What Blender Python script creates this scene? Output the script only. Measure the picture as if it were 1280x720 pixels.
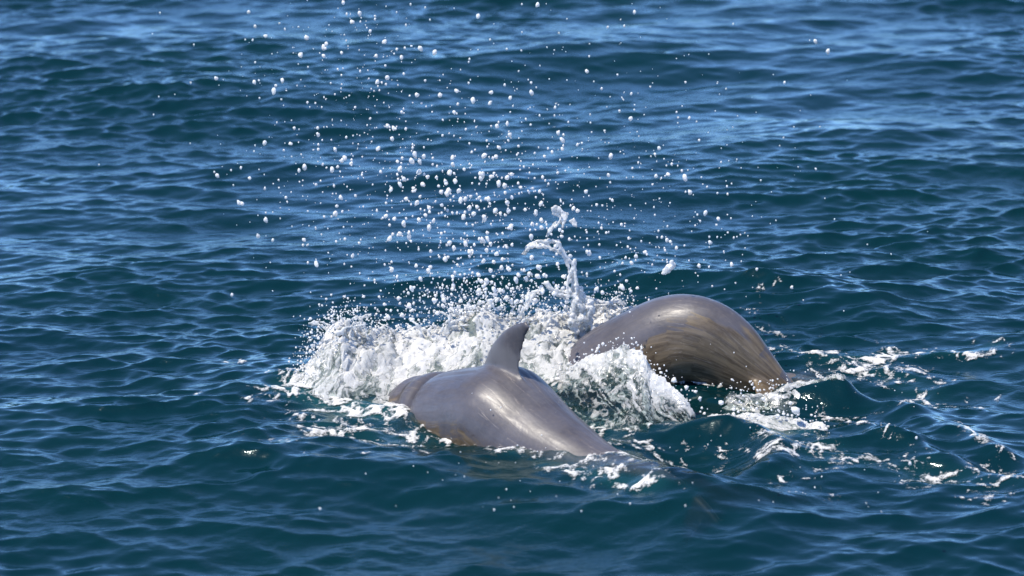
import bpy, bmesh, math, random
import numpy as np
from mathutils import Vector
from mathutils.bvhtree import BVHTree

rng = np.random.default_rng(11)
random.seed(11)
scene = bpy.context.scene
for o in list(bpy.data.objects):
    bpy.data.objects.remove(o)
C = scene.collection

# ------------------------------------------------------------------ camera
CAM_H, PITCH, FPX = 3.9, math.radians(15.5), 3800.0      # metres, depression, focal length in photo pixels (1280 wide)
cam_d = bpy.data.cameras.new('camera')
cam = bpy.data.objects.new('camera', cam_d)
C.objects.link(cam)
cam.location = (0, 0, CAM_H)
cam.rotation_euler = (math.radians(90) - PITCH, 0, 0)
cam_d.sensor_width = 36.0
cam_d.lens = 36.0 * FPX / 1280.0
cam_d.clip_start, cam_d.clip_end = 0.1, 9000.0
cam_d.dof.use_dof = True
cam_d.dof.focus_distance = 13.1
cam_d.dof.aperture_fstop = 2.8
scene.camera = cam

# ------------------------------------------------------------------ sky and sun
SUN_EL, SUN_AZ = math.radians(64.0), math.radians(-124.0)   # azimuth from +Y (away from the camera), clockwise
world = bpy.data.worlds.new('World')
scene.world = world
world.use_nodes = True
wn = world.node_tree
bg = wn.nodes['Background']
sky = wn.nodes.new('ShaderNodeTexSky')
sky.sky_type = 'NISHITA'
sky.sun_disc = False
sky.sun_elevation = SUN_EL
sky.sun_rotation = SUN_AZ
sky.altitude = 0.0
sky.air_density = 0.40
sky.dust_density = 0.0
sky.ozone_density = 5.0
wn.links.new(sky.outputs[0], bg.inputs[0])
bg.inputs[1].default_value = 0.15

sun_d = bpy.data.lights.new('sun', 'SUN')
sun_d.energy = 2.35
sun_d.angle = math.radians(0.53)
sun_d.color = (1.0, 0.92, 0.79)
sun = bpy.data.objects.new('sun', sun_d)
C.objects.link(sun)
to_sun = Vector((math.sin(SUN_AZ) * math.cos(SUN_EL), math.cos(SUN_AZ) * math.cos(SUN_EL), math.sin(SUN_EL)))
sun.rotation_euler = to_sun.to_track_quat('Z', 'Y').to_euler()
sun.location = to_sun * 40

vs = scene.view_settings
vs.view_transform = 'Standard'
vs.look = 'None'
vs.exposure = 1.45
vs.gamma = 1.0
vs.use_curve_mapping = False
scene.cycles.use_denoising = True
scene.cycles.max_bounces = 8
scene.cycles.transparent_max_bounces = 16
scene.cycles.caustics_reflective = False
scene.cycles.caustics_refractive = False
scene.cycles.sample_clamp_indirect = 4.0

# ------------------------------------------------------------------ helpers
def tag(o, label=None, cat=None, group=None, kind=None):
    if label: o['label'] = label
    if cat: o['category'] = cat
    if group: o['group'] = group
    if kind: o['kind'] = kind
    return o

def ray(px, py):
    x, y = (px - 640) / FPX, (360 - py) / FPX
    return np.array((x, math.cos(PITCH) + y * math.sin(PITCH), -math.sin(PITCH) + y * math.cos(PITCH)))

def ground(px, py, z=0.0):                 # where the pixel's ray meets height z
    r = ray(px, py); t = (z - CAM_H) / r[2]
    return np.array((r[0] * t, r[1] * t, z))

def at_y(px, py, Y):                       # where the pixel's ray meets distance Y
    r = ray(px, py); t = Y / r[1]
    return np.array((r[0] * t, Y, CAM_H + r[2] * t))

def row_y(py):                             # distance along the water of a photo row
    return ground(640, py)[1]

_perm = np.random.default_rng(5).permutation(256)
_perm = np.concatenate([_perm, _perm, _perm])
_gr = np.random.default_rng(6).normal(size=(256, 3))
_gr /= np.linalg.norm(_gr, axis=1)[:, None]

def perlin(x, y, z):
    x, y, z = np.broadcast_arrays(x, y, z)
    xi, yi, zi = np.floor(x).astype(int), np.floor(y).astype(int), np.floor(z).astype(int)
    xf, yf, zf = x - xi, y - yi, z - zi
    xi &= 255; yi &= 255; zi &= 255
    f = lambda t: t * t * t * (t * (t * 6 - 15) + 10)
    u, v, w = f(xf), f(yf), f(zf)
    def g(i, j, k):
        h = _perm[_perm[_perm[xi + i] + yi + j] + zi + k]
        gr = _gr[h]
        return gr[..., 0] * (xf - i) + gr[..., 1] * (yf - j) + gr[..., 2] * (zf - k)
    L = lambda a, b, t: a + (b - a) * t
    return L(L(L(g(0,0,0), g(1,0,0), u), L(g(0,1,0), g(1,1,0), u), v),
             L(L(g(0,0,1), g(1,0,1), u), L(g(0,1,1), g(1,1,1), u), v), w) * 1.5

def fbm(x, y, z, octv=4, gain=0.5):
    s, a = 0.0, 1.0
    for i in range(octv):
        s = s + a * perlin(x + 17.3 * i, y - 9.1 * i, z + 4.7 * i)
        x, y, z, a = x * 2.03, y * 2.03, z * 2.03, a * gain
    return s

def ridged(x, y, z, octv=3, gain=0.55):
    s, a, n = 0.0, 1.0, 0.0
    for i in range(octv):
        s = s + a * (1 - np.minimum(1, np.abs(perlin(x + 7.7 * i, y + 3.1 * i, z - 5.3 * i)) * 2.2))
        n += a
        x, y, z, a = x * 2.07, y * 2.07, z * 2.07, a * gain
    return s / n

def sstep(a, b, x):
    t = np.clip((x - a) / (b - a), 0, 1)
    return t * t * (3 - 2 * t)

def mesh_from(name, verts, faces, mat, attrs=None, smooth=True):
    me = bpy.data.meshes.new(name)
    verts = np.asarray(verts, dtype=np.float32)
    faces = np.asarray(faces, dtype=np.int32)
    n, k = faces.shape
    me.vertices.add(len(verts)); me.vertices.foreach_set('co', verts.ravel())
    me.loops.add(n * k); me.loops.foreach_set('vertex_index', faces.ravel())
    me.polygons.add(n)
    me.polygons.foreach_set('loop_start', np.arange(0, n * k, k, dtype=np.int32))
    me.polygons.foreach_set('use_smooth', np.full(n, smooth, dtype=bool))
    me.update(calc_edges=True)
    me.validate()
    for an, av in (attrs or {}).items():
        a = me.attributes.new(an, 'FLOAT', 'POINT')
        a.data.foreach_set('value', np.asarray(av, dtype=np.float32).ravel())
    me.materials.append(mat)
    return me

def obj(name, me, parent=None):
    o = bpy.data.objects.new(name, me)
    C.objects.link(o)
    if parent: o.parent = parent
    return o

def grid_faces(nu, nv):
    i = np.arange(nu * nv).reshape(nv, nu)
    return np.stack([i[:-1, :-1], i[:-1, 1:], i[1:, 1:], i[1:, :-1]], -1).reshape(-1, 4)

def compact(verts, faces, *attrs):
    used = np.unique(faces)
    remap = np.zeros(len(verts), dtype=np.int64)
    remap[used] = np.arange(len(used))
    return (verts[used], remap[faces]) + tuple(a[used] for a in attrs)

class NT:                                   # small node-tree writer
    def __init__(s, name):
        s.m = bpy.data.materials.new(name); s.m.use_nodes = True
        s.t = s.m.node_tree; s.t.nodes.clear()
        s.out = s.n('ShaderNodeOutputMaterial')
    def n(s, typ, props=None, **inp):
        nd = s.t.nodes.new(typ)
        for k, v in (props or {}).items(): setattr(nd, k, v)
        for k, v in inp.items():
            k = k.replace('_', ' ') if not k.startswith('i') or not k[1:].isdigit() else int(k[1:])
            s.set(nd.inputs[k], v)
        return nd
    def set(s, sock, v):
        if isinstance(v, bpy.types.NodeSocket): s.t.links.new(v, sock)
        else: sock.default_value = v
    def math(s, op, a, b=None, clamp=False):
        nd = s.t.nodes.new('ShaderNodeMath'); nd.operation = op; nd.use_clamp = clamp
        s.set(nd.inputs[0], a)
        if b is not None: s.set(nd.inputs[1], b)
        return nd.outputs[0]
    def ramp(s, fac, stops):
        nd = s.t.nodes.new('ShaderNodeValToRGB')
        e = nd.color_ramp.elements
        while len(e) < len(stops): e.new(0.5)
        for el, (p, c) in zip(e, stops):
            el.position = p
            el.color = (c, c, c, 1) if not isinstance(c, (tuple, list)) else tuple(c) + ((1,) if len(c) == 3 else ())
        s.set(nd.inputs[0], fac)
        return nd.outputs[0]
    def mix(s, fac, a, b):
        nd = s.t.nodes.new('ShaderNodeMix'); nd.data_type = 'RGBA'
        s.set(nd.inputs[0], fac); s.set(nd.inputs[6], a); s.set(nd.inputs[7], b)
        return nd.outputs[2]
    def noise(s, vec, scale, detail=4, rough=0.55, dist=0.0):
        nd = s.n('ShaderNodeTexNoise', Scale=scale, Detail=detail, Roughness=rough, Distortion=dist)
        if vec is not None: s.set(nd.inputs['Vector'], vec)
        return nd.outputs['Fac']
    def coords(s, kind='Object', scale=(1, 1, 1)):
        tc = s.n('ShaderNodeTexCoord')
        mp = s.n('ShaderNodeMapping'); s.set(mp.inputs[0], tc.outputs[kind]); mp.inputs['Scale'].default_value = scale
        return mp.outputs[0]
    def attr(s, name):
        nd = s.n('ShaderNodeAttribute'); nd.attribute_name = name
        return nd.outputs['Fac']
    def bump(s, h, strength, dist):
        nd = s.n('ShaderNodeBump', Strength=strength, Distance=dist); s.set(nd.inputs['Height'], h)
        return nd.outputs[0]
    def done(s, shader, disp=None):
        s.t.links.new(shader, s.out.inputs['Surface'])
        return s.m

# ------------------------------------------------------------------ materials
WATER = (0.0001, 0.0140, 0.0185, 1)

def water_material():
    t = NT('sea_water')
    v = t.coords('Object', (1, 1, 1))
    vx = t.coords('Object', (0.75, 1.0, 1.0))
    h1 = t.noise(vx, 22, 4, 0.62, 0.3)
    h2 = t.noise(v, 70, 3, 0.6)
    patch = t.ramp(t.noise(v, 0.9, 2, 0.5), [(0.38, 0.25), (0.62, 1.0)])
    b1 = t.n('ShaderNodeBump', Distance=0.022); t.set(b1.inputs['Height'], h1); t.set(b1.inputs['Strength'], t.math('MULTIPLY', patch, 0.22))
    b2 = t.n('ShaderNodeBump', Distance=0.003, Normal=b1.outputs[0]); t.set(b2.inputs['Height'], h2); t.set(b2.inputs['Strength'], t.math('MULTIPLY', patch, 0.45))
    nrm = b2.outputs[0]
    col = t.mix(t.ramp(t.noise(v, 0.35, 2), [(0.35, 0.0), (0.65, 1.0)]), WATER, (0.0001, 0.0160, 0.0180, 1))
    col = t.mix(t.math('MULTIPLY', t.attr('bubbles'), 0.8), col, (0.012, 0.070, 0.078, 1))      # water full of fine bubbles
    body = t.n('ShaderNodeBsdfDiffuse', Color=col)
    clear = t.n('ShaderNodeBsdfTransparent', Color=(0.90, 0.95, 0.95, 1))
    inner = t.n('ShaderNodeMixShader', i0=t.attr('clarity'), i1=body.outputs[0], i2=clear.outputs[0])
    fr = t.n('ShaderNodeFresnel', IOR=1.43, Normal=nrm)
    gl = t.n('ShaderNodeBsdfGlossy', Color=(0.80, 0.96, 1.0, 1), Roughness=0.11, Normal=nrm)
    refl = t.math('MINIMUM', fr.outputs[0], 0.40)                            # facets shade one another at grazing angles
    surf = t.n('ShaderNodeMixShader', i0=refl, i1=inner.outputs[0], i2=gl.outputs[0])
    return t.done(surf.outputs[0])

def foam_material(name='foam', white=(0.88, 0.875, 0.855, 1), clear=1.0):
    """Aerated water: 'foam' runs from a thin clear film (0) to dense white (1); 'fu','fv' follow the flow of the sheet."""
    t = NT(name)
    v = t.coords('Object')
    f = t.attr('foam')
    cv = t.n('ShaderNodeCombineXYZ'); t.set(cv.inputs[0], t.attr('fu')); t.set(cv.inputs[1], t.attr('fv')); t.set(cv.inputs[2], t.attr('fs'))
    thread = t.noise(cv.outputs[0], 1.0, 5, 0.56, 0.9)
    grain = t.noise(v, 60, 4, 0.65, 0.3)
    val = t.math('ADD', f, t.math('ADD', t.math('MULTIPLY', t.math('SUBTRACT', thread, 0.5), 1.9), t.math('MULTIPLY', t.math('SUBTRACT', grain, 0.5), 0.30)))
    fac = t.ramp(val, [(0.22, 0.0), (0.50, 0.72), (0.80, 1.0)])
    nrm = t.bump(t.math('ADD', grain, thread), 0.28, 0.009)
    d = t.n('ShaderNodeBsdfDiffuse', Color=white, Roughness=0.5, Normal=nrm)
    tr = t.n('ShaderNodeBsdfTranslucent', Color=white, Normal=nrm)
    fo = t.n('ShaderNodeMixShader', i0=0.46, i1=d.outputs[0], i2=tr.outputs[0])
    g = t.n('ShaderNodeBsdfGlossy', Roughness=0.15, Normal=nrm)
    fo2 = t.n('ShaderNodeMixShader', i0=0.05, i1=fo.outputs[0], i2=g.outputs[0])
    wd = t.n('ShaderNodeBsdfDiffuse', Color=(0.035, 0.062, 0.062, 1))
    tp = t.n('ShaderNodeBsdfTransparent', Color=(0.90, 0.96, 0.96, 1))
    wi = t.n('ShaderNodeMixShader', i0=t.ramp(f, [(0.0, 1.0), (0.25, 0.82), (0.6, 0.35)]), i1=wd.outputs[0], i2=tp.outputs[0])
    fr = t.n('ShaderNodeFresnel', IOR=1.2, Normal=nrm)
    gl = t.n('ShaderNodeBsdfGlossy', Roughness=0.08, Normal=nrm)
    w = t.n('ShaderNodeMixShader', i0=t.math('MULTIPLY', fr.outputs[0], t.ramp(f, [(0.0, 0.0), (0.2, 0.6)])), i1=wi.outputs[0], i2=gl.outputs[0])
    s = t.n('ShaderNodeMixShader', i0=fac, i1=w.outputs[0], i2=fo2.outputs[0])
    return t.done(s.outputs[0])

def streak_material():
    """Thin foam lying on the water: opaque where the 'foam' attribute is high, clear where it thins out."""
    t = NT('foam_streak')
    v = t.coords('Object', (1.0, 1.0, 1.0))
    f = t.attr('foam')
    n1 = t.noise(v, 75, 5, 0.7, 0.6)
    fac = t.ramp(t.math('ADD', f, t.math('MULTIPLY', t.math('SUBTRACT', n1, 0.5), 1.5)), [(0.22, 0.0), (0.60, 0.62), (1.0, 0.95)])
    nrm = t.bump(t.noise(v, 150, 3, 0.7), 0.6, 0.004)
    d = t.n('ShaderNodeBsdfDiffuse', Color=(0.76, 0.76, 0.75, 1), Normal=nrm)
    tp = t.n('ShaderNodeBsdfTransparent')
    s = t.n('ShaderNodeMixShader', i0=fac, i1=tp.outputs[0], i2=d.outputs[0])
    return t.done(s.outputs[0])

def droplet_material():
    t = NT('droplet')
    v = t.coords('Object')
    d = t.n('ShaderNodeBsdfPrincipled', Base_Color=(0.93, 0.92, 0.90, 1), Roughness=0.12, IOR=1.33)
    tr = t.n('ShaderNodeBsdfTranslucent', Color=(0.9, 0.9, 0.89, 1))
    s = t.n('ShaderNodeMixShader', i0=0.5, i1=d.outputs[0], i2=tr.outputs[0])
    return t.done(s.outputs[0])

def skin_material():
    t = NT('dolphin_skin')
    v = t.coords('Object')
    belly, along, around = t.attr('belly'), t.attr('along'), t.attr('around')
    cv = t.n('ShaderNodeCombineXYZ'); t.set(cv.inputs[0], t.math('MULTIPLY', along, 2.2)); t.set(cv.inputs[1], t.math('MULTIPLY', around, 11.0))
    flow = cv.outputs[0]                                                   # runs lengthwise along the body
    mott = t.noise(v, 6, 5, 0.6, 0.4)
    top = t.mix(t.ramp(mott, [(0.35, 0.0), (0.68, 1.0)]), (0.054, 0.050, 0.058, 1), (0.086, 0.081, 0.093, 1))  # bluish sky sheen of the wet back is mixed into this colour
    low = t.mix(t.ramp(t.noise(flow, 2.0, 4, 0.6, 0.5), [(0.38, 0.0), (0.62, 1.0)]), (0.062, 0.044, 0.026, 1), (0.150, 0.113, 0.070, 1))
    edge = t.math('ADD', belly, t.math('MULTIPLY', t.math('SUBTRACT', t.noise(flow, 1.1, 6, 0.66, 0.8), 0.5), 1.9))
    base = t.mix(t.ramp(edge, [(0.42, 0.0), (0.62, 1.0)]), top, low)
    fine = t.noise(v, 60, 4, 0.6)
    base = t.mix(t.math('MULTIPLY', t.ramp(fine, [(0.45, 0.0), (0.75, 1.0)]), 0.20), base, (0.17, 0.14, 0.12, 1))
    base = t.mix(t.math('MULTIPLY', t.attr('pale'), 0.55), base, (0.145, 0.14, 0.145, 1))
    # rake marks: thin pale lines along the body, gathered in patches
    cs = t.n('ShaderNodeCombineXYZ'); t.set(cs.inputs[0], t.math('MULTIPLY', along, 3.0)); t.set(cs.inputs[1], t.math('MULTIPLY', around, 38.0))
    scr = t.ramp(t.noise(cs.outputs[0], 1.5, 2, 0.5, 1.3), [(0.635, 0.0), (0.66, 1.0), (0.685, 0.0)])
    scr = t.math('MULTIPLY', scr, t.ramp(t.noise(v, 3.5, 2), [(0.44, 0.0), (0.58, 0.85)]))
    base = t.mix(scr, base, (0.24, 0.21, 0.19, 1))
    dark = t.ramp(t.noise(v, 17, 3, 0.6, 0.8), [(0.68, 0.0), (0.76, 0.55)])
    base = t.mix(dark, base, (0.040, 0.030, 0.025, 1))
    film = t.noise(flow, 2.6, 4, 0.6, 0.9)
    rough = t.ramp(film, [(0.35, 0.34), (0.7, 0.55)])
    nrm = t.bump(t.noise(v, 9, 3, 0.5, 0.4), 0.10, 0.02)
    nrm2 = t.n('ShaderNodeBump', Strength=0.16, Distance=0.004, Normal=nrm); t.set(nrm2.inputs['Height'], t.noise(v, 75, 3, 0.6))
    base = t.mix(t.attr('crease_shade'), base, (0.030, 0.021, 0.014, 1))  # shade in the neck folds, painted as a dark brown band
    p = t.n('ShaderNodeBsdfPrincipled', Base_Color=base, Roughness=rough, IOR=1.45, Normal=nrm)
    p.inputs['Specular IOR Level'].default_value = 0.2
    t.set(p.inputs['Coat Weight'], t.ramp(film, [(0.36, 0.85), (0.66, 0.45)]))
    t.set(p.inputs['Coat Roughness'], t.ramp(film, [(0.3, 0.36), (0.7, 0.52)]))
    p.inputs['Coat IOR'].default_value = 1.5
    t.set(p.inputs['Coat Normal'], nrm2.outputs[0])
    return t.done(p.outputs[0])

def eye_material():
    t = NT('dolphin_eye')
    v = t.coords('Object')
    c = t.mix(t.noise(v, 40, 2), (0.006, 0.005, 0.005, 1), (0.02, 0.014, 0.010, 1))
    p = t.n('ShaderNodeBsdfPrincipled', Base_Color=c, Roughness=0.08)
    return t.done(p.outputs[0])

M_WATER, M_FOAM, M_STREAK, M_DROP, M_SKIN, M_EYE = (water_material(), foam_material(), streak_material(),
                                                    droplet_material(), skin_material(), eye_material())

# ------------------------------------------------------------------ dolphins: where they lie
def catmull(keys, vals, q):
    """Monotone-free smooth interpolation of vals (n,k) over keys at q."""
    keys = np.asarray(keys, float); vals = np.asarray(vals, float)
    if vals.ndim == 1: vals = vals[:, None]
    m = np.zeros_like(vals)
    d = np.diff(vals, axis=0) / np.diff(keys)[:, None]
    m[1:-1] = (d[1:] * np.diff(keys)[:-1, None] + d[:-1] * np.diff(keys)[1:, None]) / (keys[2:] - keys[:-2])[:, None]
    m[0], m[-1] = d[0], d[-1]
    q = np.clip(q, keys[0], keys[-1])
    i = np.clip(np.searchsorted(keys, q) - 1, 0, len(keys) - 2)
    h = (keys[i + 1] - keys[i])[:, None]
    t = ((q - keys[i]) / (keys[i + 1] - keys[i]))[:, None]
    return ((2*t**3 - 3*t**2 + 1) * vals[i] + (t**3 - 2*t**2 + t) * h * m[i]
            + (-2*t**3 + 3*t**2) * vals[i + 1] + (t**3 - t**2) * h * m[i + 1])

# s, half width, height above axis, depth below axis (for a 2.5 m animal)
PROFILE = np.array([
    (0.000, .012, .010, .012), (0.012, .026, .020, .022), (0.035, .036, .027, .030), (0.055, .044, .036, .038),
    (0.070, .062, .068, .048), (0.095, .090, .100, .070), (0.130, .115, .122, .100), (0.170, .135, .138, .125),
    (0.220, .155, .155, .150), (0.280, .178, .172, .172), (0.350, .198, .188, .190), (0.430, .205, .196, .198),
    (0.500, .200, .194, .190), (0.570, .184, .186, .172), (0.640, .158, .170, .150), (0.710, .125, .148, .126),
    (0.780, .090, .122, .102), (0.850, .056, .094, .080), (0.910, .032, .066, .058), (0.950, .022, .044, .040),
    (0.985, .016, .024, .022), (1.000, .010, .010, .010)])

def loft(rings):
    """Closed mesh through rings (n, k, 3), capped at both ends."""
    n, k, _ = rings.shape
    v = rings.reshape(-1, 3)
    f = []
    for a in range(n - 1):
        for b in range(k):
            c = (b + 1) % k
            f.append((a*k + b, a*k + c, (a+1)*k + c, (a+1)*k + b))
    return v, f, [tuple(range(k - 1, -1, -1)), tuple((n-1)*k + b for b in range(k))]

def blade(root_a, root_b, tip, ctrl_a, ctrl_b, normal, thick, n=16, qmax=.96):
    """A fin: leading edge root_a..ctrl_a..tip and trailing edge root_b..ctrl_b..tip, lens-shaped in section."""
    rings = []
    for i in range(n):
        q = i / (n - 1) * qmax
        le = (1-q)**2 * root_a + 2*q*(1-q) * ctrl_a + q*q * tip
        te = (1-q)**2 * root_b + 2*q*(1-q) * ctrl_b + q*q * tip
        th = thick * (1 - 0.78 * q)
        r = []
        for sgn in (1, -1):
            us = np.linspace(0, 1, 9) if sgn == 1 else np.linspace(1, 0, 9)[1:-1]
            for u in us:
                w = th * (2.6 * (math.sqrt(max(u, 0)) * (1 - u)) ) * 0.5 * sgn
                r.append(le + (te - le) * u + normal * w)
        rings.append(r)
    return loft(np.array(rings))

def build_dolphin(name, L, tail_px, head_px, shift, ridge_px, before, after, anchor, roll=0.0, thick=None, fin_h=0.245, folds=(), brown=((0, 1), (0, 0))):
    """The back line is laid in the upright plane over the animal's track; the body hangs below it."""
    a2, b2 = ground(*tail_px)[:2], ground(*head_px)[:2]
    dr = (b2 - a2) / np.linalg.norm(b2 - a2)
    a2 = a2 + np.array((-dr[1], dr[0])) * shift * (-1 if dr[0] < 0 else 1)
    def in_plane(px, py):
        r = ray(px, py); nrm = np.array((-dr[1], dr[0]))
        t = (nrm @ a2) / (nrm @ r[:2])
        return ((r[:2] * t - a2) @ dr, CAM_H + r[2] * t)
    rp = np.array([in_plane(*p) for p in ridge_px])
    rp = np.vstack([[rp[0] + np.array(q) for q in before], rp, [rp[-1] + np.array(q) for q in after]])
    ck = np.concatenate([[0], np.cumsum(np.linalg.norm(np.diff(rp, axis=0), axis=1))])
    fine_k = np.linspace(0, ck[-1], 600)
    rc = catmull(ck, rp, fine_k)
    for _ in range(160): rc[1:-1] = (rc[:-2] + 2*rc[1:-1] + rc[2:]) / 4
    al = np.concatenate([[0], np.cumsum(np.linalg.norm(np.diff(rc, axis=0), axis=1))])
    ia = np.abs(rc - np.array(in_plane(*anchor[0]))).sum(1).argmin()
    sc_ = anchor[1] - (al - al[ia]) / L                                   # s along the ridge, tail to head
    nst = 120
    s = np.linspace(0, 1, nst)
    hu_ = catmull(PROFILE[:, 0], PROFILE[:, 2], s)[:, 0] * (L / 2.5)
    if thick is not None: hu_ = hu_ * catmull(thick[0], thick[1], s)[:, 0]
    rd = np.stack([np.interp(s, sc_[::-1], rc[::-1, q]) for q in (0, 1)], 1)
    tn = np.gradient(rd, axis=0); tn /= np.linalg.norm(tn, axis=1)[:, None]
    nn_ = np.stack([tn[:, 1], -tn[:, 0]], 1)
    nn_ = np.where(nn_[:, 1:2] < 0, -nn_, nn_)
    ax = rd - nn_ * hu_[:, None]
    pos = np.concatenate([a2[None] + dr[None] * ax[:, :1], ax[:, 1:]], 1)
    for _ in range(6): pos[1:-1] = (pos[:-2] + 2*pos[1:-1] + pos[2:]) / 4
    tan = np.gradient(pos, axis=0); tan /= np.linalg.norm(tan, axis=1)[:, None]
    up0 = np.array((0, 0, 1.0))
    side = np.cross(tan, up0); side /= np.linalg.norm(side, axis=1)[:, None]     # tan runs head -> tail
    up = np.cross(side, tan)
    rl = np.radians(catmull([0, 1], [roll, roll], s)[:, 0]) if not isinstance(roll, (list, tuple)) else np.radians(catmull(roll[0], roll[1], s)[:, 0])
    cu, su = np.cos(rl)[:, None], np.sin(rl)[:, None]
    side, up = side * cu + up * su, up * cu - side * su
    pr = catmull(PROFILE[:, 0], PROFILE[:, 1:], s) * (L / 2.5)
    if thick is not None: pr = pr * catmull(thick[0], thick[1], s)
    for fs, fd in folds: pr[:, :2] *= (1 - fd * np.exp(-((s - fs) / .009) ** 2))[:, None]      # creases behind the head
    k = 32
    th = np.arange(k) / k * 2 * math.pi
    rings = np.zeros((nst, k, 3))
    for i in range(nst):
        w, hu, hd = pr[i]
        c, sn = np.cos(th), np.sin(th)
        e = 0.92
        cx = np.sign(c) * np.abs(c) ** e * w
        cz = np.where(sn > 0, sn * hu, np.sign(sn) * np.abs(sn) ** e * hd)
        rings[i] = pos[i] + side[i] * cx[:, None] + up[i] * cz[:, None]
    bm = bmesh.new()
    def add(vfc):
        v, f, caps = vfc
        vs_ = [bm.verts.new(p) for p in v]
        for q in list(f) + list(caps):
            try: bm.faces.new([vs_[a] for a in q])
            except ValueError: pass
    add(loft(rings))
    def at(sv):
        i = int(np.clip(sv, 0, 1) * (nst - 1)); return pos[i], tan[i], side[i], up[i], pr[i]
    g = L / 2.5
    # dorsal fin
    p0, t0, s0, u0, r0 = at(0.432); p1, t1, s1, u1, r1 = at(0.541)
    a = p0 + u0 * (r0[1] - .030 * g); b = p1 + u1 * (r1[1] - .030 * g)
    um = (u0 + u1) / 2; um /= np.linalg.norm(um); tm = (t0 + t1) / 2; tm /= np.linalg.norm(tm)
    tip = (a + b) / 2 + um * (fin_h + .035) * g + tm * .180 * g
    add(blade(a, b, tip, a + um * (fin_h * 0.95) * g + tm * .060 * g, b + um * .135 * g - tm * .045 * g, s0, .052 * g, 24, .86))
    pk, tk, sk, uk, rk = at(0.385); pq, tq, sq, uq, rq = at(0.625)
    add(blade(pk + uk * (rk[1] - .02 * g), pq + uq * (rq[1] - .02 * g), (a + b) / 2 + um * .115 * g + tm * .02 * g,
              a + um * .035 * g, b + um * .035 * g, s0, .085 * g, 12))                          # flare where the fin meets the back
    # flippers
    for sg in (-1, 1):
        pf, tf, sf, uf, rf = at(0.235)
        root = pf + sf * sg * rf[0] * .80 - uf * rf[2] * .45
        out = sf * sg * .75 - uf * .55; out /= np.linalg.norm(out)
        nn = np.cross(tf, out); nn /= np.linalg.norm(nn)
        add(blade(root - tf * .06 * g, root + tf * .085 * g, root + out * .30 * g + tf * .20 * g,
                  root + out * .20 * g - tf * .02 * g, root + out * .10 * g + tf * .10 * g, nn, .034 * g, 14))
    # flukes
    pf, tf, sf, uf, rf = at(0.955)
    for sg in (-1, 1):
        add(blade(pf - tf * .06 * g - sf * sg * .004, pf + tf * .09 * g - sf * sg * .004, pf + sf * sg * .33 * g + tf * .19 * g,
                  pf + sf * sg * .20 * g - tf * .01 * g, pf + sf * sg * .10 * g + tf * .14 * g, uf, .030 * g, 14))
    bmesh.ops.recalc_face_normals(bm, faces=bm.faces)
    me0 = bpy.data.meshes.new(name + '_draft'); bm.to_mesh(me0); bm.free()
    tmp = bpy.data.objects.new(name + '_draft', me0); C.objects.link(tmp)
    md = tmp.modifiers.new('weld', 'REMESH'); md.mode = 'VOXEL'; md.voxel_size = 0.0075 * g; md.use_smooth_shade = True
    sm = tmp.modifiers.new('soften', 'SMOOTH'); sm.factor = 0.5; sm.iterations = 9
    dg = bpy.context.evaluated_depsgraph_get()
    me = bpy.data.meshes.new_from_object(tmp.evaluated_get(dg))
    me.name = name
    bpy.data.objects.remove(tmp); bpy.data.meshes.remove(me0)
    n = len(me.vertices)
    co = np.zeros(n * 3, np.float32); me.vertices.foreach_get('co', co); co = co.reshape(-1, 3)
    # belly and pale-patch masks from the body frame
    d2 = ((co[:, None, :] - pos[None, ::4, :]) ** 2).sum(-1)
    idx = d2.argmin(1) * 4
    rel = co - pos[idx]
    hgt = (rel * up[idx]).sum(1) / (pr[idx, 1] + 1e-4)
    latd = (rel * side[idx]).sum(1)
    ab = me.attributes.new('belly', 'FLOAT', 'POINT'); ab.data.foreach_set('value', sstep(0.70, -0.25, hgt - np.interp(s[idx], brown[0], brown[1])).astype(np.float32))
    sv = s[idx]
    ragged = .10 * fbm(co[:, 0] * 30, co[:, 1] * 30, co[:, 2] * 8, 3)
    pale = sstep(.90, 1.15, hgt) * sstep(1.50, 1.28, hgt + 1.4 * ragged) * (sv > .42) * (sv < .585)
    ap = me.attributes.new('pale', 'FLOAT', 'POINT'); ap.data.foreach_set('value', pale.astype(np.float32))
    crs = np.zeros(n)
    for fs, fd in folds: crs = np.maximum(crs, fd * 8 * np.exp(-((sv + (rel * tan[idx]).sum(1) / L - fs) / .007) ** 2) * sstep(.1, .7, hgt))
    ac = me.attributes.new('crease_shade', 'FLOAT', 'POINT'); ac.data.foreach_set('value', np.clip(crs, 0, .9).astype(np.float32))
    aa = me.attributes.new('along', 'FLOAT', 'POINT')
    tl = (rel * tan[idx]).sum(1)
    aa.data.foreach_set('value', (sv * L + tl).astype(np.float32))
    ar = me.attributes.new('around', 'FLOAT', 'POINT'); ar.data.foreach_set('value', (np.abs(np.arctan2(latd, (rel * up[idx]).sum(1))) * .25 * g).astype(np.float32))
    me.materials.clear(); me.materials.append(M_SKIN)
    for p in me.polygons: p.use_smooth = True
    o = obj(name, me)
    for sg in (-1, 1):
        pe, te, se, ue, re_ = at(0.125)
        e = bmesh.new(); bmesh.ops.create_icosphere(e, subdivisions=2, radius=0.016 * g)
        em = bpy.data.meshes.new('eye'); e.to_mesh(em); e.free(); em.materials.append(M_EYE)
        for p in em.polygons: p.use_smooth = True
        eo = obj('eye', em, o); eo.location = Vector(pe + se * sg * (re_[0] - .006 * g) - ue * re_[2] * .18)
    return o, dict(pos=pos, up=up, side=side, pr=pr, s=s)

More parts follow.
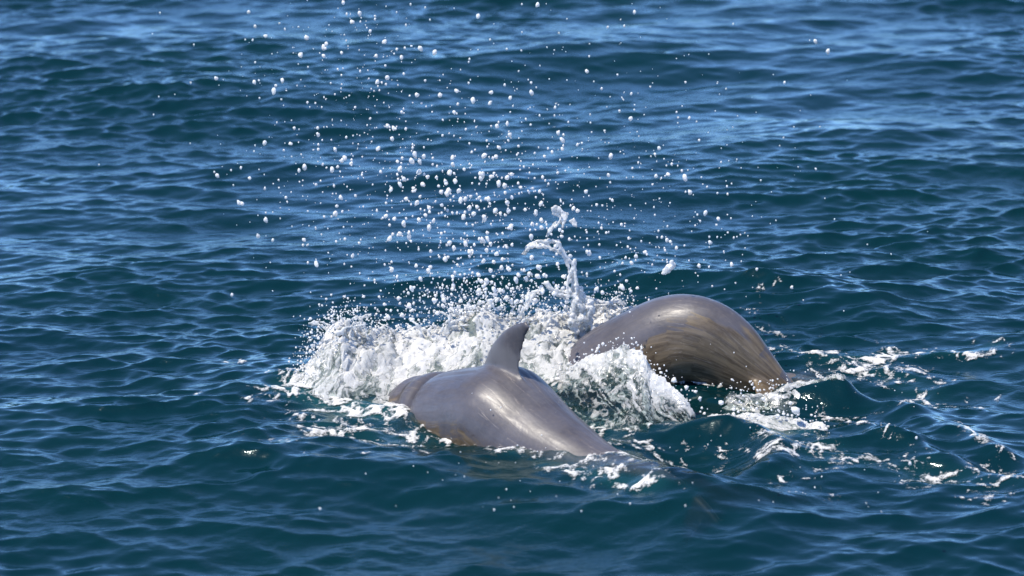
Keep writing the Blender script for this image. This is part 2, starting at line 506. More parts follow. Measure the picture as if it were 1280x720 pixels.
# swimmer heading away to the left, fin upright
T1, H1 = ground(860, 618), ground(500, 490)
def track1(t, z):
    p = T1 + (H1 - T1) * t
    return (p[0], p[1], z)
dolphin1, d1 = build_dolphin('dolphin', 2.85, (860, 618), (500, 490), 0.0,
    [(864, 609), (813, 581), (754, 560), (718, 533), (683, 506), (656, 478), (632, 458), (600, 458), (560, 463), (522, 467), (504, 476), (499, 490)],
    [(-.55, -.42), (-.25, -.16)], [(.03, -.14), (.12, -.40), (.26, -.74)], ((632, 458), .49), brown=((.2, .3, .42, .7), (.35, .25, -.15, -.3)), folds=((.258, .10), (.285, .08), (.325, .09)),
    thick=([0, .2, .27, .31, .36, .45, .6, .75, 1], [1, 1, 1.0, .98, 1.04, 1.07, 1.05, 1.0, 1]))
tag(dolphin1, 'grey-brown dolphin with upright dorsal fin swimming through white foam', 'dolphin', 'dolphins surfacing together')

# diver arching its back, tail stock clear of the water
dolphin2, d2 = build_dolphin('dolphin', 3.3, (993, 492), (705, 462), 0.12,
    [(1000, 494), (979, 455), (957, 425), (936, 402), (910, 383), (880, 371), (850, 367), (812, 374), (778, 391), (735, 414), (704, 442)],
    [(-.04, -.60), (-.035, -.28), (-.03, -.12)], [(.09, -.16), (.17, -.42), (.22, -.8), (.26, -1.3), (.28, -1.9)], ((704, 442), .575),
    thick=([0, .6, .70, .76, .82, .87, .92, 1], [1, .97, 1.08, 1.25, 1.5, 1.75, 1.95, 1.4]),
    brown=((.5, .62, .75, .9), (-.5, -.25, .25, .75)))
tag(dolphin2, 'dolphin diving with its smooth rounded back arched high out of the water', 'dolphin', 'dolphins surfacing together')

# ------------------------------------------------------------------ the sea
TILE, NF = 25.6, 2048
def ocean_tile():
    kx = np.fft.fftfreq(NF, TILE / NF) * 2 * math.pi
    KX, KY = np.meshgrid(kx, kx)
    K = np.hypot(KX, KY); K[0, 0] = 1
    lam = 2 * math.pi / K
    ll = np.log2(lam)
    keys = np.log2(np.array([.025, .05, .10, .20, .40, .80, 1.6, 3.2, 6.4, 12.8]) * .78)
    sl = np.array([0.0, .050, .125, .150, .120, .084, .058, .048, .030, .0])      # rms slope in each octave of wavelength
    S = np.interp(ll, keys, sl, left=0, right=0)
    wind = math.radians(-82)                                             # towards the camera, slightly across it
    ca = (KX * math.cos(wind) + KY * math.sin(wind)) / K
    spread = 0.10 + np.abs(ca) ** 2.2
    dens = S * spread / K                                                  # per log-k: slope^2 ~ sum |k h|^2
    a = dens / K                                                           # 2-D annulus area grows as k^2 per octave
    r = np.random.default_rng(3)
    hk = a * (r.normal(size=K.shape) + 1j * r.normal(size=K.shape))
    hk[0, 0] = 0
    gx, gy = np.fft.ifft2(1j * KX * hk).real, np.fft.ifft2(1j * KY * hk).real
    sc = SLOPE / math.sqrt((gx**2 + gy**2).mean())
    cut = 1 / (1 + (.34 / lam) ** 6)                                       # long waves; the rest are wind ripples
    return [[np.fft.ifft2(q * b * hk).real * sc for q in (1, 1j * KX / K, 1j * KY / K)] for b in (cut, 1 - cut)]
SLOPE = 0.21
T_LONG, T_SHORT = ocean_tile()

def sample(T, x, y):
    fx, fy = (x / TILE * NF) % NF, (y / TILE * NF) % NF
    i, j = np.floor(fx).astype(int), np.floor(fy).astype(int)
    u, v = fx - i, fy - j
    i1, j1 = (i + 1) % NF, (j + 1) % NF
    i %= NF; j %= NF
    return (T[j, i]*(1-u)*(1-v) + T[j, i1]*u*(1-v) + T[j1, i]*(1-u)*v + T[j1, i1]*u*v)

def seg_dist(x, y, a, b):
    d = b - a; L2 = (d ** 2).sum()
    t = np.clip(((x - a[0]) * d[0] + (y - a[1]) * d[1]) / L2, 0, 1)
    return np.hypot(x - a[0] - t * d[0], y - a[1] - t * d[1]), t

def poly_dist(x, y, pts):
    best = np.full(np.shape(x), 1e9); tt = np.zeros(np.shape(x)); n = len(pts) - 1
    for i in range(n):
        d, t = seg_dist(x, y, np.asarray(pts[i][:2]), np.asarray(pts[i + 1][:2]))
        m = d < best
        best = np.where(m, d, best); tt = np.where(m, (i + t) / n, tt)
    return best, tt

G = ground
TAIL_RIDGE = [track1(.40, 0), track1(-.02, 0)]
WAKE1 = [G(1020, 492), G(1110, 505), G(1200, 545), G(1290, 590)]
WAKE2 = [G(1085, 540), G(1150, 568), G(1225, 596), G(1300, 612)]
BOWL_C, BOWL_R = G(865, 572), 0.30

def swell(x, y):
    """The water the animals push up and draw down."""
    z = np.zeros(np.shape(x))
    d, t = poly_dist(x, y, TAIL_RIDGE)                                     # film of water running over the tail stock
    z = z + np.interp(t, [0, .35, .7, 1], [.0, .025, .055, .04]) * np.exp(-(d / .15) ** 2)
    dd = np.hypot((x - BOWL_C[0]) / 1.0, (y - BOWL_C[1]) / 1.0)
    z = z - .075 * np.exp(-(dd / .20) ** 2) + .055 * np.exp(-((dd - .34) / .08) ** 2) * sstep(-.1, .25, x - BOWL_C[0] + .15 * (y - BOWL_C[1]))
    d, t = poly_dist(x, y, [G(330, 575), G(520, 605), G(700, 625), G(930, 640)])
    z = z + .05 * np.exp(-(d / .26) ** 2)
    d, t = poly_dist(x, y, [G(560, 555), G(660, 558)])                     # hollow along the near flank
    z = z - .045 * np.exp(-(d / .27) ** 2)
    d, t = poly_dist(x, y, [G(668, 572), G(740, 586), G(830, 612)])           # water heaped along the tail stock
    z = z + .03 * np.exp(-(d / .17) ** 2)
    d, t = poly_dist(x, y, [G(300, 500), G(420, 455), G(560, 440)])
    z = z + .03 * np.exp(-(d / .25) ** 2)
    d, t = poly_dist(x, y, WAKE1); z = z + .055 * (1 - .5 * t) * np.exp(-(d / .085) ** 2)
    d, t = poly_dist(x, y, WAKE2); z = z + .035 * np.exp(-(d / .07) ** 2)
    d, t = poly_dist(x, y, [G(985, 500), G(1050, 500)])                    # lump of water over the sinking tail
    z = z + .085 * np.exp(-(d / .075) ** 2)
    d, t = poly_dist(x, y, [G(800, 352), G(930, 362), G(1080, 385)])       # hollow swell behind the diver
    z = z + .06 * np.exp(-(d / .22) ** 2)
    near = np.exp(-((x - .25) / 1.1) ** 2 - ((y - row_y(520)) / .9) ** 2)
    z = z + near * .022 * fbm(x * 5, y * 4, 3.3 + 0 * x, 3)
    return z

def sea(x, y, amp=1.0):
    gust = np.clip(.95 + 1.0 * perlin(x * .45 + 3.1, y * .32, 0 * x + .5) + .55 * perlin(x * 1.1, y * .8 + 5.2, 0 * x + 2.5), .45, 1.7)   # gusts roughen the sea in patches
    h, dx, dy = (sample(a, x, y) + gust * sample(b, x, y) for a, b in zip(T_LONG, T_SHORT))
    calm = 1 - .35 * np.exp(-((x - .3) / .9) ** 2 - ((y - row_y(520)) / .8) ** 2)
    return np.stack([x + 0.95 * dx * amp, y + 0.95 * dy * amp, h * amp * calm + swell(x, y)], -1)

def stretch(a, b, step, far, ratio=1.22):
    core = np.arange(a, b, step)
    lo, hi, st, p, q = [], [], step, a, core[-1]
    while p > -far or q < far:
        st *= ratio; p -= st; q += st
        lo.append(p); hi.append(q)
    return np.concatenate([lo[::-1], core, hi])
gx = stretch(-4.6, 4.6, 0.0112, 4000)
gy1 = np.arange(9.6, 14.0, 0.0115); gy2 = 14.0 + np.cumsum(np.linspace(0.0115, 0.030, 470))
core_y = np.concatenate([gy1, gy2])
lo, hi, st, p, q = [], [], .015, core_y[0], core_y[-1]
while q < 4000:
    st *= 1.22; p -= st; q += st; lo.append(p); hi.append(q)
gy = np.concatenate([lo[::-1], core_y, hi])
X, Y = np.meshgrid(gx, gy)
cell = np.maximum(np.gradient(gx)[None, :], np.gradient(gy)[:, None])
amp = np.clip(1.15 - cell / 0.35, 0, 1)
W = np.zeros(X.shape + (3,))
W[...] = np.stack([X, Y, 0 * X], -1)
rows = np.where((gy > -30) & (gy < 60))[0]; cols = np.where((gx > -40) & (gx < 40))[0]
sub = np.ix_(rows, cols)
W[sub] = sea(X[sub], Y[sub], amp[sub])

# how much of an animal shows through the water lying over it (thin water is clear)
def bvh_of(o):
    me = o.data
    return BVHTree.FromPolygons([v.co.copy() for v in me.vertices], [tuple(p.vertices) for p in me.polygons])
trees = [bvh_of(dolphin1), bvh_of(dolphin2)]
clar = np.zeros(X.shape)
down = Vector((0, .35, -1)).normalized()
loc = np.argwhere((X > -.8) & (X < 1.6) & (Y > row_y(690)) & (Y < row_y(420)))
for j, i in loc[:: 1]:
    p = Vector(W[j, i])
    best = 9.0
    for tr in trees:
        hit = tr.ray_cast(p, down, 0.45)
        if hit[0] is not None and hit[1].dot(down) < 0: best = min(best, hit[3])
    if best < 9: clar[j, i] = 0.9 * math.exp(-best / 0.13)
for _ in range(2):
    clar[1:-1, 1:-1] = (clar[1:-1, 1:-1] * 2 + clar[:-2, 1:-1] + clar[2:, 1:-1] + clar[1:-1, :-2] + clar[1:-1, 2:]) / 6
sea_me = mesh_from('sea', W.reshape(-1, 3), grid_faces(len(gx), len(gy)), M_WATER, {'clarity': clar})
sea_o = obj('sea', sea_me)
tag(sea_o, 'dark blue-green choppy sea with small wind waves', kind='structure')

# ------------------------------------------------------------------ thin foam lying on the water
fx, fy = np.arange(-1.35, 2.25, 0.0058), np.arange(row_y(660), row_y(350), 0.0095)
FX, FY = np.meshgrid(fx, fy)
warp = 0.05 * fbm(FX * 6, FY * 4, 9.1, 3)
FXw, FYw = FX + warp, FY + 0.07 * fbm(FX * 5, FY * 4, 2.4, 3)
dens = np.zeros(FX.shape)
def lay(pts, width, strength, z=0.0):
    global dens
    d, t = poly_dist(FXw, FYw, [G(a, b, z) for a, b in pts])
    dens = np.maximum(dens, strength * np.exp(-(d / width) ** 2))
# apron in front of the left splash
lay([(385, 498), (430, 512), (480, 520), (520, 512)], .26, .88)
lay([(420, 545), (480, 552), (520, 545)], .24, .62)
lay([(400, 540), (450, 560), (510, 570)], .13, .55)
lay([(345, 480), (375, 500), (390, 530)], .14, .55)
lay([(290, 462), (320, 462)], .04, .55)
# in front of and over the tail of the first dolphin
lay([(640, 562), (690, 564), (750, 578)], .13, .74, .05)
lay([(690, 580), (750, 594), (810, 610)], .12, .68, .05)
lay([(810, 580), (850, 592)], .035, .75, .03)
# between the animals
lay([(690, 505), (740, 530), (800, 535)], .16, .62)
lay([(770, 545), (860, 540)], .08, .55)
lay([(860, 520), (930, 535), (1000, 540)], .12, .72)
lay([(960, 560), (1010, 590), (960, 610)], .12, .50)
lay([(700, 470), (640, 440), (560, 440), (480, 450)], .20, .95)
# wake to the right
lay([(985, 440), (1060, 445), (1170, 440), (1240, 436)], .10, .70)
lay([(1060, 450), (1130, 470), (1160, 490)], .20, .55)
lay([(985, 560), (1080, 585), (1220, 605)], .26, .55)
lay([(780, 560), (900, 560)], .25, .42)
lay([(1030, 520), (1120, 540)], .16, .45)
lay([(960, 425), (1010, 450), (1060, 480)], .10, .52)
lay([(1000, 470), (1100, 500)], .06, .45)
lay([(1085, 540), (1150, 568), (1225, 596), (1300, 612)], .05, .5)
lay([(1000, 560), (1090, 590), (1210, 608), (1290, 612)], .10, .50)
lay([(1060, 500), (1120, 508), (1200, 545), (1290, 590)], .03, .50)
lay([(930, 400), (960, 385), (985, 375)], .09, .40)
SF = sea(FX, FY)
touch = np.full(FX.shape, 9.0)                                             # froth where skin breaks the surface
for j, i in np.argwhere((FX > -.85) & (FX < 1.45) & (FY > row_y(640)) & (FY < row_y(430)))[::1]:
    if (i + j) % 2: continue
    p = Vector(SF[j, i])
    touch[j, i] = min((tr.find_nearest(p, .09)[3] or 9.0) for tr in trees)
odd = (np.add.outer(np.arange(FX.shape[0]), np.arange(FX.shape[1])) % 2) == 1
tt_ = touch.copy()
tt_[:, 1:-1] = np.where(odd[:, 1:-1], np.minimum(touch[:, :-2], touch[:, 2:]), touch[:, 1:-1])
dens = np.maximum(dens, .62 * np.exp(-(tt_ / .035) ** 2))
blot = fbm(FXw * 6.5, FYw * 8.5, 5.5, 5, .58)
pat = ridged(FXw * 8, FYw * 6, 0.7, 3)
fine = fbm(FX * 30, FY * 22, 1.5, 3)
web = ridged(FXw * 17, FYw * 13, 4.2, 3, .6)
fm = .61 + .75 * blot + .22 * fine + .30 * (pat - .5) + 1.05 * (web - .56) - 1.15 * (1 - dens)
fm = np.where(dens < .03, -1, fm)
SF[..., 2] += 0.005 + 0.010 * np.clip(fm - .3, 0, .6)
keep = fm > -0.05
ff = grid_faces(len(fx), len(fy))
kf = keep.ravel()[ff].any(1)
vv, ff, fa = compact(SF.reshape(-1, 3), ff[kf], fm.ravel())
fo = obj('foam', mesh_from('foam', vv, ff, M_STREAK, {'foam': fa}))
aer = dens.copy()
for _ in range(25): aer[1:-1, 1:-1] = (aer[:-2, 1:-1] + aer[2:, 1:-1] + aer[1:-1, :-2] + aer[1:-1, 2:]) / 4
ii, jj = np.clip(((X - fx[0]) / (fx[1] - fx[0])).astype(int), 0, len(fx) - 1), np.clip(((Y - fy[0]) / (fy[1] - fy[0])).astype(int), 0, len(fy) - 1)
ins = (X > fx[0]) & (X < fx[-1]) & (Y > fy[0]) & (Y < fy[-1])
aw = sea_me.attributes.new('bubbles', 'FLOAT', 'POINT'); aw.data.foreach_set('value', np.where(ins, sstep(.35, 1.0, aer[jj, ii]), 0).astype(np.float32).ravel())
tag(fo, 'lacy white foam streaks lying on the water around the dolphins', 'foam', kind='stuff')

# ------------------------------------------------------------------ splashes: churned water standing above the surface
def splash(name, crest, front, back, nu, nv, rough, foam_fn, seed, lip=0.0, shells=((0, 1.0),), lean=0.5):
    """crest: (x, y, z) points along the top; front/back: how far the slope runs toward/away from the camera.
    Several thin shells of torn water lie over each other, each with its own threads and gaps."""
    crest = np.asarray(crest, float)
    V0, F0, A0, n0 = [], [], {'foam': [], 'fu': [], 'fv': [], 'fs': []}, 0
    u = np.linspace(0, 1, nu); v = np.linspace(-1, 1, nv)
    cr = catmull(np.linspace(0, 1, len(crest)), crest, u)
    fr = np.interp(u, np.linspace(0, 1, len(front)), front)
    bk = np.interp(u, np.linspace(0, 1, len(back)), back)
    length = np.linalg.norm(np.diff(cr, axis=0), axis=1).sum()
    U, V = np.meshgrid(u, v)
    for k, (off, den) in enumerate(shells):
        sd = seed + 13.7 * k
        x, cy, cz = cr[:, 0][None, :] + 0*V, cr[:, 1][None, :] + 0*V, cr[:, 2][None, :] + 0*V
        run = np.where(V < 0, V * fr[None, :], V * bk[None, :])
        prof = (1 - np.abs(V)) ** np.where(V < 0, 1.2, 1.05)
        ends = np.minimum(1, np.minimum(U, 1 - U) / .06) ** .6
        y = cy + run * (1 + .25 * off)
        base = sea(x, y)[..., 2]
        tall = 1 + off * .28 * (.4 + fbm(U * length * 7 + sd, 0 * U, 0 * U, 4, .6))
        z = base - .015 + (np.maximum(cz - base, 0.01) * tall + .015) * prof * ends
        env = (prof * ends) ** .5
        n1 = fbm(x * 6 + sd, y * 6, z * 6, 4, .55)
        n2 = fbm(x * 15, y * 15 + sd, z * 15 + 40, 4, .6)
        n3 = ridged(x * 15 + sd, y * 15, z * 15, 4, .6)
        n4 = fbm(x * 50 + sd, y * 50, z * 50, 3, .65)
        x = x + env * (rough * .5 * n2 + .005 * n4)
        y = y + env * (rough * .6 * n2 + .005 * n4) - lip * np.exp(-(V / .25) ** 2) * ends
        z = z + env * (rough * (0.85 * n1 + 0.26 * n2 + 0.30 * (n3 - .55)) + .004 * n4)
        f = foam_fn(U, V, x, y, z) * den + .18 * n1 + .22 * (n3 - .5)
        edge = np.minimum(1, np.minimum(1 - np.abs(V), .5) / .10) * np.minimum(1, np.minimum(U, 1 - U) / .05)
        f = f * (.25 + .75 * edge) - .35 * (1 - edge)
        P = np.stack([x, y, z], -1).reshape(-1, 3)
        ff = grid_faces(nu, nv)
        okv = (f > -.15) & (z > base - .03)
        ff = ff[okv.ravel()[ff].all(1)]
        P, ff, fa, fu, fv = compact(P, ff, f.ravel(), (U * length * 26 + lean * V * 6 + 1.6 * n1 + sd).ravel(), (V * 3.0 + .8 * n2).ravel())
        V0.append(P); F0.append(ff + n0); n0 += len(P)
        for key, val in (('foam', fa), ('fu', fu), ('fv', fv), ('fs', 0 * fa + sd)): A0[key].append(val)
    return obj(name, mesh_from(name, np.concatenate(V0), np.concatenate(F0), M_FOAM, {q: np.concatenate(w) for q, w in A0.items()}))

A = at_y
crestA = [A(372, 482, row_y(488)), A(392, 448, row_y(480)), A(420, 408, row_y(472)), A(452, 415, row_y(463)), A(500, 420, row_y(453)), A(550, 412, row_y(447)),
          A(585, 398, row_y(444)), A(630, 402, row_y(441)), A(680, 402, row_y(439)), A(720, 396, row_y(434)), A(765, 388, row_y(429)), A(790, 385, row_y(424))]
def foamA(U, V, x, y, z): return .90 - .34 * sstep(-.45, -1, V) - .12 * sstep(.15, .0, U)
sA = splash('splash', crestA, [.18, .28, .40, .46, .50, .50, .50, .50, .50, .45, .32, .2], [.10, .14, .2, .25, .25, .25, .25, .25, .25, .25, .2, .15],
            360, 150, .048, foamA, 3.0, shells=((0, 1.0), (.35, .78), (.75, .52)), lean=-1.0)
tag(sA, 'long wall of churned white splash behind the dorsal fin of the swimming dolphin', 'splash', 'splashes around the dolphins')

crestB = [A(694, 474, row_y(492)), A(716, 458, row_y(494)), A(745, 441, row_y(497)), A(780, 433, row_y(499)), A(803, 440, row_y(503)), A(815, 464, row_y(509)),
          A(838, 480, row_y(513)), A(872, 507, row_y(520))]
def foamB(U, V, x, y, z):
    return .75 * np.exp(-((V + .02) / .22) ** 2) + .16 + .26 * sstep(.35, .7, U) * sstep(-.9, -.2, V)
sB = splash('splash', crestB, [.2, .32, .46, .50, .48, .36, .24, .14], [.06, .08, .08, .08, .07, .06, .06, .05],
            240, 130, .022, foamB, 12.0, lip=.03, shells=((0, 1.0), (.25, .6)), lean=.8)
tag(sB, 'curling wave with a thick white lip breaking against the arched dolphin', 'splash', 'splashes around the dolphins')

crestC = [A(880, 532, row_y(536)), A(920, 520, row_y(534)), A(960, 519, row_y(534)), A(1000, 526, row_y(536)), A(1036, 548, row_y(542))]
def foamC(U, V, x, y, z): return .78 - .25 * sstep(-.4, -1, V) + 0*U
sC = splash('splash', crestC, [.06, .10, .12, .10, .06], [.06, .10, .12, .10, .05], 150, 50, .016, foamC, 21.0, shells=((0, 1.0), (.5, .6)))
tag(sC, 'low strip of white foam breaking beside the sinking tail stock', 'splash', 'splashes around the dolphins')

crestE = [A(462, 500, row_y(506)), A(488, 498, row_y(503)), A(515, 503, row_y(508)), A(536, 508, row_y(514)), A(550, 528, row_y(530)), A(556, 548, row_y(546))]
def foamE(U, V, x, y, z): return .50 - .15 * sstep(-.4, -1, V) - .10 * U
sE = splash('splash', crestE, [.10, .14, .12, .10, .10, .05], [.06, .05, .04, .04, .04, .03], 170, 50, .016, foamE, 41.0, shells=((0, 1.0), (.6, .7)))
tag(sE, 'thin wash of white water wrapping the head of the swimming dolphin', 'splash', 'splashes around the dolphins')

crestD = [A(900, 492, row_y(500)), A(940, 494, row_y(502)), A(975, 490, row_y(502)), A(1005, 482, row_y(500)), A(1030, 481, row_y(498)), A(1062, 496, row_y(502))]
def foamD(U, V, x, y, z): return .46 - .12 * sstep(.5, .9, U) - .15 * sstep(-.4, -1, V)
sD = splash('splash', crestD, [.05, .08, .10, .14, .16, .08], [.05, .06, .08, .10, .12, .06], 170, 50, .018, foamD, 31.0, shells=((0, 1.0), (.6, .7)))
tag(sD, 'glassy lump of water and foam piled up where the tail stock sinks', 'splash', 'splashes around the dolphins')

# ------------------------------------------------------------------ spray crown: ropes and sheets of water thrown up
def blob_mesh(name, chains, voxel, mat, wob=.6, foam=.95):
    r_ = random.Random(9)
    ball = bmesh.new(); bmesh.ops.create_icosphere(ball, subdivisions=2, radius=1.0)
    bv = np.array([v.co[:] for v in ball.verts]); bf = np.array([[v.index for v in f.verts] for f in ball.faces]); ball.free()
    VV, FF, nn = [], [], 0
    for ch in chains:
        pts = np.array([c[0] for c in ch]); rad = np.array([c[1] for c in ch])
        n = max(2, int(np.linalg.norm(np.diff(pts, axis=0), axis=1).sum() / (rad.mean() * .55)))
        q = np.linspace(0, 1, n)
        pp = catmull(np.linspace(0, 1, len(pts)), pts, q); rr = catmull(np.linspace(0, 1, len(rad)), rad, q)[:, 0]
        for p, r in zip(pp, rr):
            r = max(.004, r * r_.uniform(.55, 1.35))
            off = np.array([r_.gauss(0, 1) for _ in range(3)]) * r * wob
            sc = np.array((r_.uniform(.7, 1.3), r_.uniform(.6, 1.1), r_.uniform(.7, 1.4)))
            VV.append(bv * r * sc + p + off); FF.append(bf + nn); nn += len(bv)
    me0 = mesh_from('draft', np.concatenate(VV), np.concatenate(FF), mat)
    tmp = bpy.data.objects.new('draft', me0); C.objects.link(tmp)
    md = tmp.modifiers.new('weld', 'REMESH'); md.mode = 'VOXEL'; md.voxel_size = voxel
    sm = tmp.modifiers.new('soften', 'SMOOTH'); sm.factor = .5; sm.iterations = 4
    me = bpy.data.meshes.new_from_object(tmp.evaluated_get(bpy.context.evaluated_depsgraph_get()))
    bpy.data.objects.remove(tmp); bpy.data.meshes.remove(me0)
    n = len(me.vertices); co = np.zeros(n*3, np.float32); me.vertices.foreach_get('co', co); co = co.reshape(-1, 3)
    nz = fbm(co[:, 0]*40, co[:, 1]*40, co[:, 2]*40, 3)
    nv = np.zeros(n*3, np.float32); me.vertices.foreach_get('normal', nv); nv = nv.reshape(-1, 3)
    co = co + nv * (.003 * nz[:, None]); me.vertices.foreach_set('co', co.astype(np.float32).ravel())
    a = me.attributes.new('foam', 'FLOAT', 'POINT'); a.data.foreach_set('value', (foam + .25 * nz).astype(np.float32))
    for key, cc in (('fu', co[:, 0] * 40), ('fv', co[:, 2] * 20), ('fs', co[:, 1] * 20)):
        a = me.attributes.new(key, 'FLOAT', 'POINT'); a.data.foreach_set('value', cc.astype(np.float32))
    me.materials.clear(); me.materials.append(mat); me.name = name
    for p in me.polygons: p.use_smooth = True
    return obj(name, me)

def ch(Y, *pr):                             # chain from (px, py, radius in pixels)
    return [(A(px, py, Y), .74 * r / 295.0) for px, py, r in pr]
crown = [
    ch(row_y(439), (655, 318, 3), (662, 306, 6), (675, 302, 8), (690, 307, 8), (702, 316, 5), (710, 325, 4), (716, 338, 5), (714, 352, 6)),
    ch(row_y(439), (684, 296, 1.6), (690, 284, 1.8), (696, 278, 2.5)),
    ch(row_y(441), (692, 258, 3), (698, 266, 6), (704, 270, 5), (699, 280, 6), (708, 268, 3)),
    ch(row_y(441), (714, 274, 3), (719, 283, 3.5)),
    ch(12.92, (718, 325, 2.5), (716, 340, 4), (715, 356, 7), (722, 372, 10), (728, 388, 13), (726, 402, 16)),
    ch(12.92, (682, 352, 3), (690, 362, 4), (702, 368, 6), (716, 374, 8)),
    ch(row_y(439), (657, 388, 3.5), (660, 378, 3), (668, 366, 3), (678, 362, 3)),
    ch(row_y(434), (735, 375, 5), (748, 380, 6), (757, 390, 5)),
    ch(row_y(429), (764, 378, 5), (775, 374, 5), (782, 380, 4)),
    ch(row_y(434), (700, 395, 12), (716, 398, 12), (735, 400, 10)),
]
def strands(chain, rs):
    out = []
    rad = np.array([c[1] for c in chain]); pts = np.array([c[0] for c in chain])
    n = int(3 + rad.max() * 295 * .55)
    for _ in range(n):
        ph, f1, f2 = rs.uniform(0, 6.28, 3), rs.uniform(.5, 1.6), rs.uniform(.3, .9)
        q = np.arange(len(pts))
        off = np.stack([np.sin(q * f1 + ph[0]), .8 * np.sin(q * f2 + ph[1]), .7 * np.sin(q * f1 * 1.3 + ph[2])], 1) * rad[:, None] * 1.25
        out.append([(p + o, max(.0035, r * rs.uniform(.15, .38))) for p, o, r in zip(pts, off, rad)])
    return out
rs = np.random.default_rng(17)
crown = [st for c in crown for st in strands(c, rs)]
for _ in range(70):                                                        # thin ropes flung up off the white wall
    q = rs.uniform(1.5, len(crestA) - 1.2); i = int(q); p0 = np.array(crestA[i]) + (np.array(crestA[i + 1]) - np.array(crestA[i])) * (q - i)
    h, lean_ = rs.uniform(.02, .10), rs.normal() * .05
    p0 = p0 + np.array((0, rs.normal() * .04 - .03, -.02))
    m = p0 + np.array((lean_ * .5, 0, h * .75)); e = p0 + np.array((lean_ * 1.4, rs.normal() * .02, h))
    r = rs.uniform(.003, .0065)
    crown.append([(p0, r * 1.8), (m, r), (e, r * rs.uniform(.7, 1.5))])
cr_o = blob_mesh('splash', crown, .0042, M_FOAM, wob=.45, foam=.72)
tag(cr_o, 'twisting ropes of white water thrown up between the dorsal fin and the arched back', 'spray')
far_o = blob_mesh('spray_clump', [ch(row_y(460), (828, 342, 3), (836, 337, 5), (842, 326, 2.5)), ch(row_y(460), (836, 338, 4), (832, 343, 3))], .005, M_FOAM)
tag(far_o, 'torn white blob of water flying above the arched back', 'spray')

# ------------------------------------------------------------------ droplets
def drop_shape(seed, long=1.0):
    r_ = np.random.default_rng(seed)
    bm = bmesh.new(); bmesh.ops.create_icosphere(bm, subdivisions=2, radius=1.0)
    me = bpy.data.meshes.new('water_droplet'); bm.to_mesh(me); bm.free()
    n = len(me.vertices); co = np.zeros(n*3, np.float32); me.vertices.foreach_get('co', co); co = co.reshape(-1, 3)
    nz = perlin(co[:, 0] * .9 + seed * 3.1, co[:, 1] * .9, co[:, 2] * .9)
    co = co * (1 + .55 * nz[:, None]) * np.array((1, 1, long))
    me.vertices.foreach_set('co', co.astype(np.float32).ravel())
    me.materials.append(M_DROP)
    for p in me.polygons: p.use_smooth = True
    return me
shapes = [drop_shape(k, 1.0 + .12 * (k % 4)) for k in range(10)]

drops = []                                  # x, y, z, radius
def scatter(n, cx, cy, sx, sy, rmed, ymid=row_y(439), ysd=.28, tilt=0.0, rmax=2.8, sig=.55):
    for _ in range(n):
        a, b = rng.normal(), rng.normal()
        px, py = cx + sx * a + tilt * b, cy + sy * b
        if py > 398 and px > 430: continue
        r = min(rmax, rmed * math.exp(sig * rng.normal())) / 295.0
        p = A(px, py, ymid + ysd * np.clip(rng.normal(), -2, 2))
        if p[2] < .05: continue
        drops.append((*p, r))
scatter(520, 560, 230, 95, 62, .95, tilt=-18, sig=.7)          # the dense middle of the fan
scatter(380, 610, 300, 75, 45, 1.0, sig=.7)
scatter(900, 600, 372, 72, 18, .82, ysd=.15, sig=.65)             # low over the white wall
scatter(300, 420, 110, 75, 75, .8, sig=.65)                     # high upper left
scatter(140, 560, 110, 150, 80, 1.0)
scatter(330, 760, 230, 110, 80, .75, sig=.6)                     # thin drift to the right
scatter(120, 800, 320, 70, 40, 1.2)
scatter(70, 930, 210, 120, 90, .85)
scatter(90, 400, 250, 60, 60, 1.1)
for (px, py, r) in [(602,222,4.5),(566,205,4.5),(580,212,3.5),(524,215,5),(500,292,4.5),(517,235,4),(640,247,4),(676,255,4),(648,229,3.5),
                    (690,190,3.5),(703,186,4),(712,299,3.5),(752,285,3.5),(562,216,6),(536,260,4),(482,270,4),(505,280,4.5),(559,242,5.5),
                    (500,231,4),(476,215,3.5),(590,190,3.5),(600,217,4),(613,305,3.8),(636,336,4.5),(655,338,3.5),(628,324,3.5),(526,349,4),
                    (500,379,3.5),(554,371,4.5),(543,376,4.2),(517,379,3.5),(735,315,4.5),(786,298,3.5),(746,256,3.5),(782,322,3.5),
                    (427,66,3.5),(470,70,4),(502,72,4),(332,45,4),(318,103,4),(345,107,3.5),(311,15,3.5),(380,300,4.5),(397,160,3.5),
                    (439,204,4),(492,160,4),(514,201,4),(665,398,4.5),(572,130,3),(690,190,3.2)]:
    drops.append((*A(px, py, row_y(439) + .12 * rng.normal()), .60 * r / 295.0))
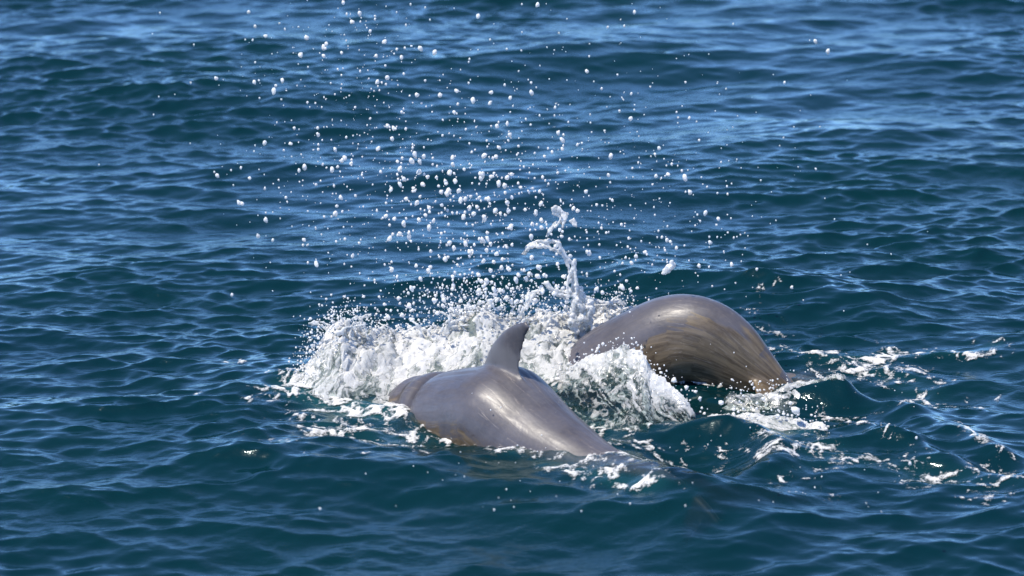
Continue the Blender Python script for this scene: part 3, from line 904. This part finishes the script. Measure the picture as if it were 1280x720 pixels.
# small drops falling in front and to the right of the animals
for _ in range(150):
    px, py = rng.uniform(380, 1150), rng.uniform(430, 640)
    g = G(px, py)
    zz = rng.uniform(.03, .45)
    r = ray(px, py); t = (zz - CAM_H) / r[2]
    drops.append((r[0]*t, r[1]*t, zz, .6 * math.exp(.35 * rng.normal()) / 295.0))
drops = np.array(drops)
order = np.argsort(-drops[:, 3])
drops = drops[order]
BIG = 290
for k, (x, y, z, r) in enumerate(drops[:BIG]):
    o = obj('water_droplet', shapes[k % len(shapes)])
    o.location = (x, y, z)
    o.scale = (r, r, r * random.uniform(.9, 1.35))
    o.rotation_euler = (random.uniform(-.5, .5), random.uniform(-.6, .6), random.uniform(0, 6.28))
    tag(o, 'white water droplet hanging in the spray above the dolphins', 'droplet', 'larger droplets of the spray fan')

ico = bmesh.new(); bmesh.ops.create_icosphere(ico, subdivisions=1, radius=1.0)
iv = np.array([v.co[:] for v in ico.verts]); inf = np.array([[v.index for v in f.verts] for f in ico.faces]); ico.free()
def merge_drops(name, dd, mat, stretch_=(1, 1, 1.25)):
    n = len(dd)
    jit = 1 + .2 * rng.normal(size=(n, len(iv), 1)).clip(-1.5, 1.5)
    vv = dd[:, None, :3] + iv[None] * jit * dd[:, None, 3:4] * np.array(stretch_)
    ff = inf[None] + (np.arange(n) * len(iv))[:, None, None]
    return obj(name, mesh_from(name, vv.reshape(-1, 3), ff.reshape(-1, 3), mat, {'foam': np.ones(n * len(iv))}))
mist = merge_drops('spray_mist', drops[BIG:], M_DROP)
tag(mist, 'fine spray of tiny white droplets filling the air over the splash', 'spray', kind='stuff')

# froth beads along the splash edges
beads = []
def bead_line(pts, n, spread, rmed, up):
    pts = np.asarray(pts)
    for _ in range(n):
        q = rng.uniform(0, 1) * (len(pts) - 1); i = min(int(q), len(pts) - 2); p = pts[i] + (pts[i+1] - pts[i]) * (q - i)
        p = p + rng.normal(size=3) * np.array((spread, spread, spread * .6)) + np.array((0, 0, abs(rng.normal()) * up))
        beads.append((*p, rmed * math.exp(.5 * rng.normal())))
bead_line(crestA, 1500, .035, .0026, .05)
bead_line(crestA[1:4], 300, .06, .0026, .04)
bead_line(crestB, 160, .02, .0035, .02)
bead_line(crestC, 160, .04, .0035, .02)
bead_line([A(905, 488, row_y(498)), A(960, 492, row_y(501)), A(1000, 488, row_y(496)), A(1040, 485, row_y(491))], 150, .03, .0032, .02)
froth = merge_drops('froth', np.array(beads), M_DROP, (1, 1, 1))
tag(froth, 'white froth beads breaking off the splash crests', 'froth', kind='stuff')
